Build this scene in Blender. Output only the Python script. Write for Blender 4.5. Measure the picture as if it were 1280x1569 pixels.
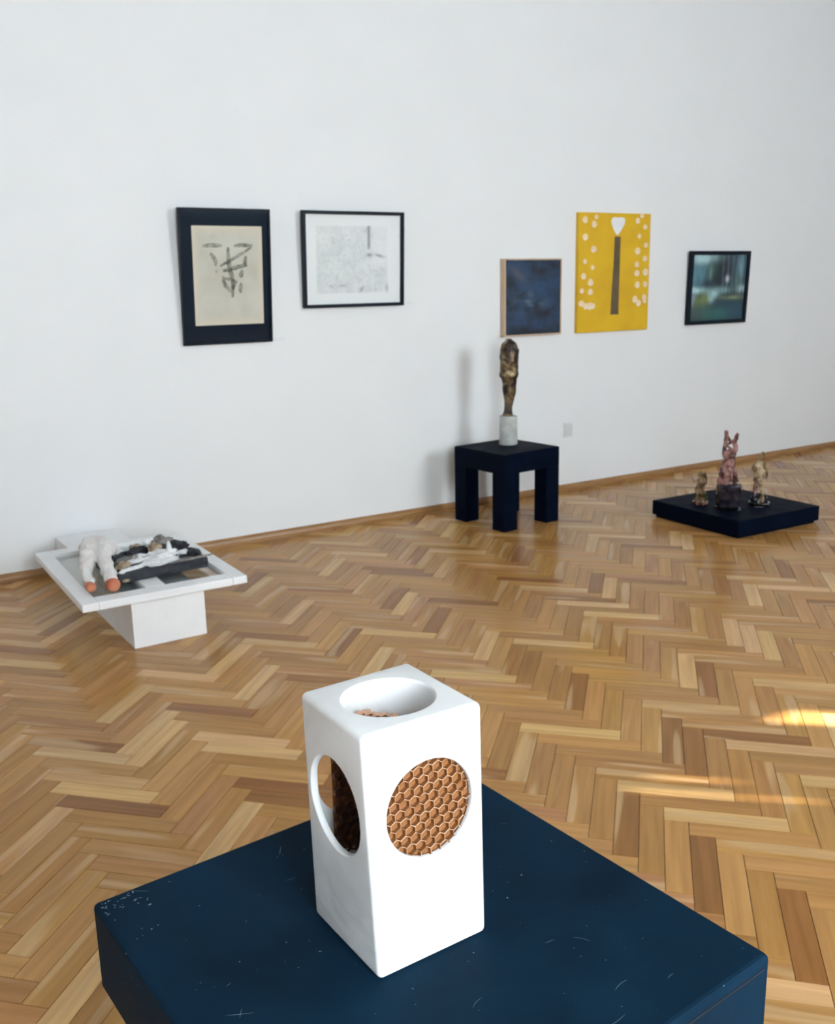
import bpy, bmesh, math, random
from mathutils import Vector, Matrix, noise
random.seed(7)
for o in list(bpy.data.objects): bpy.data.objects.remove(o)
SC = bpy.context.scene; COL = SC.collection
R = math.radians

# ------------------------------------------------------------------ camera
H_CAM = 1.55; F_PX = 1477.37
cam = bpy.data.cameras.new('camera'); co = bpy.data.objects.new('camera', cam); COL.objects.link(co)
pitch, roll, yaw = R(13.2645), R(-1.2146), R(58.4572)
f = Vector((math.cos(yaw)*math.cos(pitch), math.sin(yaw)*math.cos(pitch), -math.sin(pitch)))
r = Vector((math.sin(yaw), -math.cos(yaw), 0)); u = r.cross(f)
r2 = r*math.cos(roll) + u*math.sin(roll); u2 = -r*math.sin(roll) + u*math.cos(roll)
M = Matrix((r2, u2, -f)).transposed().to_4x4(); M.translation = (0, 0, H_CAM); co.matrix_world = M
cam.sensor_fit = 'HORIZONTAL'; cam.sensor_width = 36; cam.lens = F_PX/1280*36
cam.clip_start = .02; cam.clip_end = 100
cam.dof.use_dof = True; cam.dof.focus_distance = .93; cam.dof.aperture_fstop = 22
SC.camera = co
# ------------------------------------------------------------------ light
SC.view_settings.view_transform = 'Standard'; SC.view_settings.look = 'None'
SC.view_settings.gamma = 1; SC.view_settings.use_curve_mapping = False
SC.view_settings.exposure = 0.0
wd = bpy.data.worlds.new('world'); SC.world = wd; wd.use_nodes = True
wd.node_tree.nodes['Background'].inputs[0].default_value = (.62, .78, 1, 1)
wd.node_tree.nodes['Background'].inputs[1].default_value = 1.0
Y_BACK, Y_FRONT, X_LEFT, X_RIGHT, Z_CEIL = 5.53, -1.5, -2.6, 8.75, 4.9
WINDOWS = [(4.2, 5.6, 1.45, 3.55, 335), (-.3, 1.05, .8, 2.9, 385), (5.9, 7.4, 1.5, 3.6, 0)]   # x0, x1, z0, z1, daylight watts; last one added for the sun beams
for x0, x1, z0, z1, P in WINDOWS[:2]:
    l = bpy.data.lights.new('window_daylight', 'AREA'); l.shape = 'RECTANGLE'; l.size = x1-x0+.3; l.size_y = z1-z0+.2
    l.energy = P; l.color = (.85, .94, 1.0)
    lo = bpy.data.objects.new('window_daylight', l); COL.objects.link(lo)
    lo.location = ((x0+x1)/2, Y_FRONT-.32, (z0+z1)/2); lo.rotation_euler = (R(90), 0, 0)
sun = bpy.data.lights.new('sun', 'SUN'); sun.energy = 32; sun.angle = R(.53); sun.color = (1, .93, .8)
so = bpy.data.objects.new('sun', sun); COL.objects.link(so)
SUN_D = Vector((-.76, .65, -.466)); so.rotation_euler = SUN_D.to_track_quat('-Z', 'Y').to_euler()

# ------------------------------------------------------------------ helpers
def link(name, me, mat=None, parent=None, loc=None, rot=None):
    o = bpy.data.objects.new(name, me); COL.objects.link(o)
    if mat and me:
        me.materials.clear()
        for m in (mat if isinstance(mat, (list, tuple)) else [mat]): me.materials.append(m)
    if parent: o.parent = parent
    if loc is not None: o.location = loc
    if rot is not None: o.rotation_euler = rot
    return o
def to_mesh(bm, name, smooth=False):
    bmesh.ops.recalc_face_normals(bm, faces=bm.faces)
    me = bpy.data.meshes.new(name); bm.to_mesh(me); bm.free()
    if smooth:
        for p in me.polygons: p.use_smooth = True
    return me
def tag(o, label=None, cat=None, group=None, kind=None):
    if label: o['label'] = label
    if cat: o['category'] = cat
    if group: o['group'] = group
    if kind: o['kind'] = kind
    return o
def empty(name, loc, rz=0):
    o = bpy.data.objects.new(name, None); COL.objects.link(o); o.location = loc; o.rotation_euler = (0, 0, rz)
    o.empty_display_size = .05; return o
def add_box(bm, x0, x1, y0, y1, z0, z1, bev=0, seg=2):
    vs = [bm.verts.new((x, y, z)) for x in (x0, x1) for y in (y0, y1) for z in (z0, z1)]
    fs = [bm.faces.new([vs[i] for i in q]) for q in ((0,1,3,2),(4,6,7,5),(0,4,5,1),(2,3,7,6),(0,2,6,4),(1,5,7,3))]
    if bev:
        es = list({e for q in fs for e in q.edges})
        bmesh.ops.recalc_face_normals(bm, faces=fs)
        bmesh.ops.bevel(bm, geom=es, offset=bev, segments=seg, profile=.5, affect='EDGES')
def box(name, x0, x1, y0, y1, z0, z1, mat, parent=None, bev=0, seg=2, loc=None, rot=None):
    bm = bmesh.new(); add_box(bm, x0, x1, y0, y1, z0, z1, bev, seg)
    return link(name, to_mesh(bm, name), mat, parent, loc, rot)
def loft(bm, rings, cap=True):
    prev = None; first = None
    for ring in rings:
        vs = [bm.verts.new(p) for p in ring]
        if prev:
            n = len(vs)
            for i in range(n): bm.faces.new((prev[i], prev[(i+1) % n], vs[(i+1) % n], vs[i]))
        else: first = vs
        prev = vs
    if cap: bm.faces.new(list(reversed(first))); bm.faces.new(prev)
def evaluated(o):
    dg = bpy.context.evaluated_depsgraph_get(); dg.update()
    return bpy.data.meshes.new_from_object(o.evaluated_get(dg))
def skin_mesh(name, pts, edges, radii, sub=2, root=0):
    """one continuous tapered surface around a skeleton: swept ellipsoids fused by a voxel remesh"""
    bm = bmesh.new(); rr = [tuple(.86*w for w in (q if isinstance(q, tuple) else (q, q))) for q in radii]
    for a, b_ in edges:
        P, Q = Vector(pts[a]), Vector(pts[b_]); n = max(4, int((Q-P).length/(.35*min(min(rr[a]), min(rr[b_]))))+1)
        for k in range(n+1):
            t = k/n; c = P.lerp(Q, t); rx = rr[a][0]*(1-t)+rr[b_][0]*t; rz = rr[a][1]*(1-t)+rr[b_][1]*t
            bmesh.ops.create_icosphere(bm, subdivisions=2, radius=1, matrix=Matrix.Translation(c) @ Matrix.Diagonal((rx, rx, rz, 1)))
    me = bpy.data.meshes.new(name); bm.to_mesh(me); bm.free(); o = bpy.data.objects.new(name, me); COL.objects.link(o)
    m = o.modifiers.new('fuse', 'REMESH'); m.mode = 'VOXEL'; m.voxel_size = max(.0028, min(min(q) for q in rr)*.27)
    m = o.modifiers.new('smooth', 'SMOOTH'); m.factor = .5; m.iterations = 5
    out = evaluated(o); bpy.data.objects.remove(o)
    for p in out.polygons: p.use_smooth = True
    return out
def jitter(me, amp, sc, seed=0, clampz=None):
    for v in me.vertices:
        d = noise.noise_vector(v.co*sc + Vector((seed, seed*1.7, 0)))
        v.co += d*amp
        if clampz is not None and v.co.z < clampz: v.co.z = clampz

# ------------------------------------------------------------------ materials
def mat(name, col=(.8,.8,.8), rough=.5, metal=0, spec=.5, **kw):
    m = bpy.data.materials.new(name); m.use_nodes = True; b = m.node_tree.nodes['Principled BSDF']
    b.inputs['Base Color'].default_value = (*col, 1); b.inputs['Roughness'].default_value = rough
    b.inputs['Metallic'].default_value = metal; b.inputs['Specular IOR Level'].default_value = spec
    for k, v in kw.items(): b.inputs[k.replace('_', ' ')].default_value = v
    return m
def nodes(m): return m.node_tree, m.node_tree.nodes, m.node_tree.nodes['Principled BSDF']
def N(nt, typ, **kw):
    n = nt.nodes.new(typ)
    for k, v in kw.items():
        if k in n.inputs.keys(): n.inputs[k].default_value = v
        else: setattr(n, k, v)
    return n
def ramp(nt, fac, stops):
    r_ = nt.nodes.new('ShaderNodeValToRGB'); e = r_.color_ramp.elements
    while len(e) < len(stops): e.new(.5)
    for i, (p, c) in enumerate(stops): e[i].position = p; e[i].color = (*c, 1) if len(c) == 3 else c
    nt.links.new(fac, r_.inputs[0]); return r_.outputs[0]
def coord(nt, kind='Object', scale=(1,1,1)):
    t = nt.nodes.new('ShaderNodeTexCoord'); mp = nt.nodes.new('ShaderNodeMapping'); mp.inputs['Scale'].default_value = scale
    nt.links.new(t.outputs[kind], mp.inputs[0]); return mp.outputs[0]
def bump(nt, b, h, strength=.2, dist=.01):
    n = nt.nodes.new('ShaderNodeBump'); n.inputs['Strength'].default_value = strength; n.inputs['Distance'].default_value = dist
    nt.links.new(h, n.inputs['Height']); nt.links.new(n.outputs[0], b.inputs['Normal'])
def noisy(m, c1, c2, scale=5, detail=4, bumpy=0, dist=.005, lo=.35, hi=.65, sc3=(1,1,1)):
    nt, ns, b = nodes(m); n = N(nt, 'ShaderNodeTexNoise', Scale=scale, Detail=detail)
    nt.links.new(coord(nt, 'Object', sc3), n.inputs['Vector'])
    nt.links.new(ramp(nt, n.outputs[0], [(lo, c1), (hi, c2)]), b.inputs['Base Color'])
    if bumpy: bump(nt, b, n.outputs[0], bumpy, dist)
    return m
def mix(nt, a, b_, fac):
    n = nt.nodes.new('ShaderNodeMix'); n.data_type = 'RGBA'
    for s, v in ((6, a), (7, b_)):
        if isinstance(v, tuple): n.inputs[s].default_value = (*v, 1)
        else: nt.links.new(v, n.inputs[s])
    if isinstance(fac, float): n.inputs[0].default_value = fac
    else: nt.links.new(fac, n.inputs[0])
    return n.outputs[2]

def schlick(nt, f0):                                           # thin-pane reflectance, the same from both sides
    lw = nt.nodes.new('ShaderNodeLayerWeight'); lw.inputs[0].default_value = .5
    p = nt.nodes.new('ShaderNodeMath'); p.operation = 'POWER'; p.inputs[1].default_value = 5; nt.links.new(lw.outputs['Facing'], p.inputs[0])
    q = nt.nodes.new('ShaderNodeMath'); q.operation = 'MULTIPLY_ADD'; q.inputs[1].default_value = 1-f0; q.inputs[2].default_value = f0
    nt.links.new(p.outputs[0], q.inputs[0]); return q.outputs[0]
m_wall = noisy(mat('wall_plaster', rough=.85, spec=.2), (.815,.828,.835), (.83,.842,.85), 2.5, 5, .05, .003)
m_ceil = noisy(mat('ceiling_plaster', rough=.9, spec=.2), (.50,.50,.49), (.54,.54,.53), 2.5, 4)
m_floorbase = noisy(mat('floor_joint', rough=.8), (.03,.017,.009), (.05,.028,.014), 20)
m_base = noisy(mat('baseboard_wood', rough=.35), (.26,.125,.04), (.36,.19,.07), 6, 5, sc3=(1,12,12))
m_white = noisy(mat('white_paint', rough=.45), (.80,.81,.82), (.86,.865,.87), 6, 4, .05, .002)

def wood_material(name, single):
    m = mat(name, rough=.3); nt, ns, b = nodes(m)
    if single:
        oi = nt.nodes.new('ShaderNodeObjectInfo'); colr = oi.outputs['Color']; vec = coord(nt, 'Object')
    else:
        a = nt.nodes.new('ShaderNodeAttribute'); a.attribute_name = 'stave_colour'; colr = a.outputs['Color']
        a2 = nt.nodes.new('ShaderNodeAttribute'); a2.attribute_name = 'stave_uv'; vec = a2.outputs['Vector']
    sep = nt.nodes.new('ShaderNodeVectorMath'); sep.operation = 'MULTIPLY_ADD'       # shift the grain per stave
    nt.links.new(colr, sep.inputs[0]); sep.inputs[1].default_value = (60, 90, 40); nt.links.new(vec, sep.inputs[2])
    def grain(scale, s3, det=4):
        mp = nt.nodes.new('ShaderNodeMapping'); mp.inputs['Scale'].default_value = s3; nt.links.new(sep.outputs[0], mp.inputs[0])
        n = N(nt, 'ShaderNodeTexNoise', Scale=scale, Detail=det); nt.links.new(mp.outputs[0], n.inputs['Vector']); return n.outputs[0]
    g1 = grain(9, (.3, 5, 5), 5); g2 = grain(4, (.35, 3.5, 1), 1); g3 = grain(60, (.25, 4, 4), 2)
    c = mix(nt, colr, (.62,.42,.22), ramp(nt, g2, [(.60, (0,0,0)), (.66, (.5,.5,.5))]))   # pale sapwood flames
    dk = nt.nodes.new('ShaderNodeMix'); dk.data_type = 'RGBA'; dk.blend_type = 'MULTIPLY'; dk.inputs[0].default_value = 1
    nt.links.new(c, dk.inputs[6]); nt.links.new(ramp(nt, g1, [(.3, (.80,.77,.73)), (.62, (1.04,1.04,1.03))]), dk.inputs[7])
    nt.links.new(dk.outputs[2], b.inputs['Base Color'])
    nt.links.new(ramp(nt, g3, [(.3, (.19,)*3), (.7, (.23,)*3)]), b.inputs['Roughness'])
    b.inputs['Specular IOR Level'].default_value = .17
    bump(nt, b, g1, .03, .003)
    return m
m_stave1 = wood_material('parquet_oak', True); m_stave2 = wood_material('parquet_oak_field', False)

def dark_paint(name, col, scratch=0):
    m = mat(name, col, .6, spec=.03); nt, ns, b = nodes(m)
    n = N(nt, 'ShaderNodeTexNoise', Scale=9, Detail=6); nt.links.new(coord(nt), n.inputs['Vector'])
    c = ramp(nt, n.outputs[0], [(.3, tuple(x*.75 for x in col)), (.7, tuple(x*1.35 for x in col))])
    if scratch:
        sp = N(nt, 'ShaderNodeTexNoise', Scale=150, Detail=2); nt.links.new(coord(nt), sp.inputs['Vector'])
        big = N(nt, 'ShaderNodeTexNoise', Scale=14, Detail=2); nt.links.new(coord(nt), big.inputs['Vector'])
        s1 = ramp(nt, sp.outputs[0], [(.72, (0,0,0)), (.76, (.6,.6,.6))])
        mm = nt.nodes.new('ShaderNodeMath'); mm.operation = 'MULTIPLY'; nt.links.new(s1, mm.inputs[0])
        nt.links.new(ramp(nt, big.outputs[0], [(.5, (0,0,0)), (.62, (1,1,1))]), mm.inputs[1])
        c = mix(nt, c, (.35,.42,.48), mm.outputs[0])
        bump(nt, b, n.outputs[0], .12, .004)
    nt.links.new(c, b.inputs['Base Color'])
    nt.links.new(ramp(nt, n.outputs[0], [(.3, (.5,)*3), (.7, (.65,)*3)]), b.inputs['Roughness'])
    return m
m_ped = dark_paint('pedestal_navy_black', (.0035,.0150,.030), 1)
m_black = dark_paint('stool_navy_black', (.0015,.004,.012))
m_frameblk = mat('frame_black', (.003,.007,.015), .4, spec=.15)
m_blackmat = mat('mat_black', (.003,.011,.024), .6, spec=.1)

# ------------------------------------------------------------------ room shell
box('wall_back', X_LEFT-.3, X_RIGHT+.3, Y_BACK, Y_BACK+.3, -.1, Z_CEIL, m_wall)['kind'] = 'structure'
box('wall_left', X_LEFT-.3, X_LEFT, Y_FRONT, Y_BACK, -.1, Z_CEIL, m_wall)['kind'] = 'structure'
box('wall_right', X_RIGHT, X_RIGHT+.3, Y_FRONT, Y_BACK, -.1, Z_CEIL, m_wall)['kind'] = 'structure'
box('ceiling', X_LEFT-.3, X_RIGHT+.3, Y_FRONT-.4, Y_BACK+.3, Z_CEIL, Z_CEIL+.2, m_ceil)['kind'] = 'structure'
bm = bmesh.new(); xs = X_LEFT-.3
for x0, x1, z0, z1, P in sorted(WINDOWS):
    add_box(bm, xs, x0, Y_FRONT-.3, Y_FRONT, -.1, Z_CEIL); add_box(bm, x0, x1, Y_FRONT-.3, Y_FRONT, -.1, z0)
    add_box(bm, x0, x1, Y_FRONT-.3, Y_FRONT, z1, Z_CEIL); xs = x1
add_box(bm, xs, X_RIGHT+.3, Y_FRONT-.3, Y_FRONT, -.1, Z_CEIL)
link('wall_front', to_mesh(bm, 'wall_front'), m_wall)['kind'] = 'structure'
for i, (x0, x1, z0, z1, P) in enumerate(WINDOWS[:2]):
    w = empty('window_%d' % (i+1), ((x0+x1)/2, Y_FRONT-.15, z0)); w['kind'] = 'structure'
    a, h = (x1-x0)/2, z1-z0
    for nm, b_ in (('jamb', (-a, -a+.07, 0, h)), ('jamb', (a-.07, a, 0, h)), ('sill', (-a+.07, a-.07, 0, .08)), ('head', (-a+.07, a-.07, h-.08, h)), ('mullion', (-.04, .04, .08, h-.08)), ('transom', (-a+.07, -.04, h*.68, h*.68+.07)), ('transom', (.04, a-.07, h*.68, h*.68+.07))):
        box(nm, b_[0], b_[1], -.03, .03, b_[2], b_[3], m_white, w)
# unseen third window, added: its shutter gaps are shaped to cast the sun patches
SHX0, SHX1, SHZ0, SHZ1 = 5.9, 7.4, 1.5, 3.6
holes = [(6.055, 6.09, 2.24, 2.52), (6.20, 6.24, 2.40, 2.54), (6.90, 7.12, 2.20, 2.58)]
bm = bmesh.new(); xs = SHX0
for x0, x1, z0, z1 in holes:
    add_box(bm, xs, x0, Y_FRONT-.03, Y_FRONT-.01, SHZ0, SHZ1); add_box(bm, x0, x1, Y_FRONT-.03, Y_FRONT-.01, SHZ0, z0); add_box(bm, x0, x1, Y_FRONT-.03, Y_FRONT-.01, z1, SHZ1); xs = x1
add_box(bm, xs, SHX1, Y_FRONT-.03, Y_FRONT-.01, SHZ0, SHZ1)
link('sun_gap_shutter_1', to_mesh(bm, 'sun_gap_shutter_1'), m_white)['kind'] = 'structure'
for k, x in enumerate((1.15, 5.7)): box('sun_blocker_%d' % (k+1), x, x+.12, Y_FRONT-3.2, Y_FRONT-.35, -.1, 7.5, m_wall)['kind'] = 'structure'  # unseen blockers, added to keep the sun out of the open windows
def baseboard(name, L_, loc, rz):
    bm = bmesh.new(); prof = [(0,0),(-.022,0),(-.022,.02),(-.016,.036),(-.008,.046),(0,.05)]
    loft(bm, [[(x, y, z) for y, z in prof] for x in (0, L_)])
    o = link(name, to_mesh(bm, name), m_base, loc=loc, rot=(0, 0, rz)); o['kind'] = 'structure'
baseboard('baseboard_back', X_RIGHT-X_LEFT, (X_LEFT, Y_BACK, 0), 0)
baseboard('baseboard_left', Y_BACK-Y_FRONT-.05, (X_LEFT, Y_FRONT+.025, 0), R(90))
baseboard('baseboard_right', Y_BACK-Y_FRONT-.05, (X_RIGHT, Y_BACK-.025, 0), R(-90))
baseboard('baseboard_front', X_RIGHT-X_LEFT, (X_RIGHT, Y_FRONT, 0), R(180))

# ------------------------------------------------------------------ parquet: herringbone staves, 45 degrees to the wall
floor = box('floor', X_LEFT-.3, X_RIGHT+.3, Y_FRONT-.3, Y_BACK+.3, -.1, -.004, m_floorbase); floor['kind'] = 'structure'
SW, SL, GX, GY = .0704, .3535, .742, 1.511
S2 = math.sqrt(.5)
def project(x, y, z=0):
    d = Vector((x, y, z-H_CAM)); zc = d.dot(f)
    if zc < .1: return None
    return 640+F_PX*d.dot(r2)/zc, 784.5-F_PX*d.dot(u2)/zc
def stave_geo(l, w):
    a, b_, c, hh = l/2-.0007, w/2-.0007, .0011, .02
    v = [(sx*(a-c), sy*(b_-c), 0) for sx, sy in ((-1,-1),(1,-1),(1,1),(-1,1))] + [(sx*a, sy*b_, -.0009) for sx, sy in ((-1,-1),(1,-1),(1,1),(-1,1))] + [(sx*a, sy*b_, -hh) for sx, sy in ((-1,-1),(1,-1),(1,1),(-1,1))]
    fc = [(0,1,2,3)]
    for k in (0, 4):
        for i in range(4): j = (i+1) % 4; fc.append((k+4+i, k+4+j, k+j, k+i))
    return v, fc
def stave_colour():
    t = random.random(); k = random.uniform(.9, 1.1)*1.08
    if t < .12: c = (.56,.34,.145)
    elif t < .52: c = (.43,.225,.072)
    elif t < .88: c = (.37,.186,.058)
    elif t < .94: c = (.27,.118,.036)
    else: c = (.40,.195,.075)
    return (c[0]*k, c[1]*k*random.uniform(.96,1.04), c[2]*k*random.uniform(.9,1.1))
staves = []
for n in range(-8, 20):
    for i in range(-45, 60):
        for kind in (0, 1):
            if kind == 0: uu, vv, ang = i*SW+SL/2, i*SW+SW/2, R(45)
            else: uu, vv, ang = i*SW-SW/2, i*SW+SL/2, R(135)
            x = GX+(uu-vv)*S2+n*SL*2*S2; y = GY+(uu+vv)*S2
            if not (X_LEFT-.1 < x < X_RIGHT+.1 and Y_FRONT-.1 < y < Y_BACK+.1): continue
            size = 0
            p = project(x, y)
            if p and -30 < p[0] < 1310 and p[1] < 1600:
                e = [project(x+math.cos(ang+q)*s_/2, y+math.sin(ang+q)*s_/2) for q, s_ in ((0, SL), (math.pi, SL), (math.pi/2, SW), (-math.pi/2, SW))]
                size = abs((e[0][0]-e[1][0])*(e[2][1]-e[3][1])-(e[0][1]-e[1][1])*(e[2][0]-e[3][0]))
                # roughly hidden by the near pedestal
                if p[1] > max(1385-.398*(p[0]-143), 1167+.6*(p[0]-691)) and 160 < p[0] < 1170: size = 0
            staves.append((size, x, y, ang, stave_colour(), random.uniform(-.0004, 0), random.uniform(-.0016,.0016), random.uniform(-.004,.004)))
staves.sort(key=lambda s: -s[0])
v0, f0 = stave_geo(SL, SW); me0 = bpy.data.meshes.new('parquet_stave'); me0.from_pydata(v0, [], f0); me0.materials.append(m_stave1)
for s_ in staves[:300]:
    o = bpy.data.objects.new('parquet_stave', me0); COL.objects.link(o); o.parent = floor
    o.location = (s_[1], s_[2], s_[5]); o.rotation_euler = (s_[7], s_[6], s_[3]); o.color = (*s_[4], 1)
V, Fc, CC, UV = [], [], [], []
for s_ in staves[300:]:
    b0 = len(V); mt = Matrix.Translation((s_[1], s_[2], s_[5])) @ Matrix.Rotation(s_[3], 4, 'Z') @ Matrix.Rotation(s_[6], 4, 'Y') @ Matrix.Rotation(s_[7], 4, 'X')
    for p in v0: V.append(tuple(mt @ Vector(p))); CC.append((*s_[4], 1)); UV.append(p)
    Fc += [tuple(b0+i for i in q) for q in f0]
mf = bpy.data.meshes.new('parquet_field'); mf.from_pydata(V, [], Fc)
at = mf.color_attributes.new('stave_colour', 'FLOAT_COLOR', 'POINT'); at.data.foreach_set('color', [c for q in CC for c in q])
at = mf.attributes.new('stave_uv', 'FLOAT_VECTOR', 'POINT'); at.data.foreach_set('vector', [c for q in UV for c in q])
link('parquet_field', mf, m_stave2, floor)['kind'] = 'stuff'

# ------------------------------------------------------------------ near pedestal with the navy slab top
PZ = .9; PS = .504
ped = empty('pedestal', (.4268, .7525, 0), R(4.99))      # centre of the slab
ped_c = Vector((.1755+.7205, .9805+.5275))/2
ped.location = (ped_c.x, ped_c.y, 0)
h_ = PS/2
bm = bmesh.new(); add_box(bm, -h_, h_, -h_, h_, PZ-.107, PZ, .006, 3)
slab = link('slab_top', to_mesh(bm, 'slab_top'), m_ped, ped)
m_seam = mat('seam_dark', (.002,.004,.008), .6)
box('seam', -h_+.01, h_-.01, -h_-.0004, -h_+.002, PZ-.0135, PZ-.0115, m_seam, slab)
box('seam', h_-.002, h_+.0004, -h_+.01, h_-.01, PZ-.0135, PZ-.0115, m_seam, slab)
box('column', -.19, .19, -.19, .19, .0, PZ-.107, m_ped, ped, .004)
bm = bmesh.new()                                           # chips, scuffs and scratches in the paint
def scuff(x, y, l, a, w, bend=0):
    pts = []
    for k in range(7):
        t = k/6-.5; xx = x+math.cos(a+bend*t)*l*t; yy = y+math.sin(a+bend*t)*l*t
        ww = w*(1-4*t*t)+.00008; nx, ny = -math.sin(a), math.cos(a)
        pts.append((bm.verts.new((xx+nx*ww, yy+ny*ww, PZ+.00025)), bm.verts.new((xx-nx*ww, yy-ny*ww, PZ+.00025))))
    for p, q in zip(pts, pts[1:]): bm.faces.new((p[0], p[1], q[1], q[0]))
rs = random.Random(3)
for k in range(70):
    x, y = rs.uniform(-.24, .24), rs.uniform(-.24, .24)
    if abs(x+.015) < .08 and abs(y-.02) < .08: continue
    if k < 45: scuff(x, y, rs.uniform(.0008, .0022), rs.uniform(0, 3.1), rs.uniform(.0002, .0007))
    else: scuff(x, y, rs.uniform(.006, .026), rs.choice((.1, .5, 1.2, 2.4))+rs.uniform(-.3, .3), rs.uniform(.00012, .0003), rs.uniform(-.5, .5))
for k in range(26): scuff(-h_+.006+abs(rs.gauss(0, .018)), h_-.006-abs(rs.gauss(0, .018)), rs.uniform(.001, .006), rs.uniform(0, 3.1), rs.uniform(.0003, .0012))
m_scuff = mat('scuffed_paint', (.09,.13,.17), .6)
link('scratches', to_mesh(bm, 'scratches'), m_scuff, slab)['kind'] = 'stuff'
tag(ped, 'large near pedestal with scuffed navy-black square slab top under the marble block', 'pedestal')

# ------------------------------------------------------------------ marble block with honeycomb
BT = .253                                                    # height above the slab
bot = [(.378,.702), (.507,.707), (.503,.836), (.371,.831)]   # front, right, back, left
top = [(.372,.710), (.5065,.711), (.501,.8435), (.369,.8365)]
mb = empty('marble_sculpture', (.44, .769, PZ))
m_marble = mat('white_marble', (.86,.865,.86), .33); nt, ns, b = nodes(m_marble)
n1 = N(nt, 'ShaderNodeTexNoise', Scale=9, Detail=6, Roughness=.6, Distortion=1.2); nt.links.new(coord(nt), n1.inputs['Vector'])
n2 = N(nt, 'ShaderNodeTexNoise', Scale=11, Detail=4, Distortion=.6); nt.links.new(coord(nt, 'Object', (1,1,2.2)), n2.inputs['Vector'])
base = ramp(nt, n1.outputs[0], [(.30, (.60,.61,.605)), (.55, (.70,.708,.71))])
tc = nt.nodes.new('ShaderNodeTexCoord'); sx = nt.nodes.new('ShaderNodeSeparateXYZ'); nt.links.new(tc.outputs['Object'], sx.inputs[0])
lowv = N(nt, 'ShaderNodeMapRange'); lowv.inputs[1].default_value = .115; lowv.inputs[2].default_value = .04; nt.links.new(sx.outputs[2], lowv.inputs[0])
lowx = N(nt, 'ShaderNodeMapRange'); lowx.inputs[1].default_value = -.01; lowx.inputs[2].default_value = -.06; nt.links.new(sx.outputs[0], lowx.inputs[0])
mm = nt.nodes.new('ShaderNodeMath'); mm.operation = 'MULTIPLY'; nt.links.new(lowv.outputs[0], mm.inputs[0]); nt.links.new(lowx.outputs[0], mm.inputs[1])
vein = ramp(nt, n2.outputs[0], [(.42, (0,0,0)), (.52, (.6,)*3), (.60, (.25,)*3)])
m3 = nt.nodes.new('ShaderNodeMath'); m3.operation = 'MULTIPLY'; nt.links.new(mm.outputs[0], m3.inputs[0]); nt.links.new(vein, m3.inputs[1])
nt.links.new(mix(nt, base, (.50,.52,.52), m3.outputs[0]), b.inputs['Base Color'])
b.inputs['Subsurface Weight'].default_value = .35; b.inputs['Subsurface Radius'].default_value = (.012,.010,.008); b.inputs['Subsurface Scale'].default_value = .6
bump(nt, b, n1.outputs[0], .05, .002)
HW = .066
bm = bmesh.new(); add_box(bm, -HW, HW, -HW, HW, 0, BT, .0065, 5)
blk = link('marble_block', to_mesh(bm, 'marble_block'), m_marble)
def cutter(r_, z0, z1, flare=.0016):                          # a bore whose outer mouth (z1) is slightly flared
    bm = bmesh.new(); n = 72
    prof = [(r_+flare+.004, z1+.004), (r_+flare, z1), (r_+flare*.3, z1-flare*.8), (r_, z1-flare*2), (r_, z0)]
    loft(bm, [[(rr*math.cos(2*math.pi*i/n), rr*math.sin(2*math.pi*i/n), z) for i in range(n)] for rr, z in prof])
    return link('cutter', to_mesh(bm, 'cutter'))
CZ = .160; cuts = []
for rot, loc, sc_, rr in (((R(90), 0, 0), (.003, 0, CZ), (1, 1.03, 1), .0485), ((R(-90), 0, 0), (-.003, 0, CZ-.004), (1, 1, 1), .0545), ((0, R(-90), 0), (0, .002, CZ-.004), (1.02, 1.05, 1), .0475)):
    c = cutter(rr, .03, HW); c.rotation_euler = rot; c.location = loc; c.scale = sc_; cuts.append(c)
c = cutter(.046, BT-.09, BT); c.scale = (1.02, .99, 1); cuts.append(c)
bm = bmesh.new(); add_box(bm, -.0595, .0595, -.0595, .0595, .062, .2035, .012, 4); cuts.append(link('cutter', to_mesh(bm, 'cutter')))   # the hollow inside
for c in cuts:
    md = blk.modifiers.new('cut', 'BOOLEAN'); md.operation = 'DIFFERENCE'; md.solver = 'EXACT'; md.object = c
me = evaluated(blk); blk.modifiers.clear()
for c in cuts: bpy.data.objects.remove(c)
for v in me.vertices:
    s, t, w = (v.co.x+HW)/(2*HW), (v.co.y+HW)/(2*HW), v.co.z/BT
    def bil(q): return Vector(q[0])*(1-s)*(1-t)+Vector(q[1])*s*(1-t)+Vector(q[2])*s*t+Vector(q[3])*(1-s)*t
    bq = [tuple(p) for p in bot]; tq = [tuple(p) for p in top]
    xy = bil(bq)*(1-w)+bil(tq)*w
    wob = noise.noise_vector(Vector((v.co.x*14, v.co.y*14, v.co.z*11)))*.0011
    v.co = Vector((xy.x-.44+wob.x, xy.y-.769+wob.y, v.co.z+(wob.z*.6 if v.co.z > .004 else 0)))
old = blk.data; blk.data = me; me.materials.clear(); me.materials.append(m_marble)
for p in me.polygons: p.use_smooth = False
try: me.shade_smooth(); me.set_sharp_from_angle(angle=R(38))
except Exception: pass
blk.parent = mb
m_cell = mat('amber_honeycomb', (.20,.082,.028), .22); m_rim = mat('copper_wax_rim', (.50,.28,.15), .25)
m_back = noisy(mat('amber_resin', rough=.2, spec=.6), (.18,.07,.02), (.30,.13,.045), 60, 3)
CP = .0110                                                   # cell pitch
m_cell2 = mat('shaded_honeycomb', (.13,.05,.03), .35); m_rim2 = mat('shaded_honeycomb_rim', (.24,.11,.06), .35)  # inner cells: the shade of the hollow is put into their colour
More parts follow.
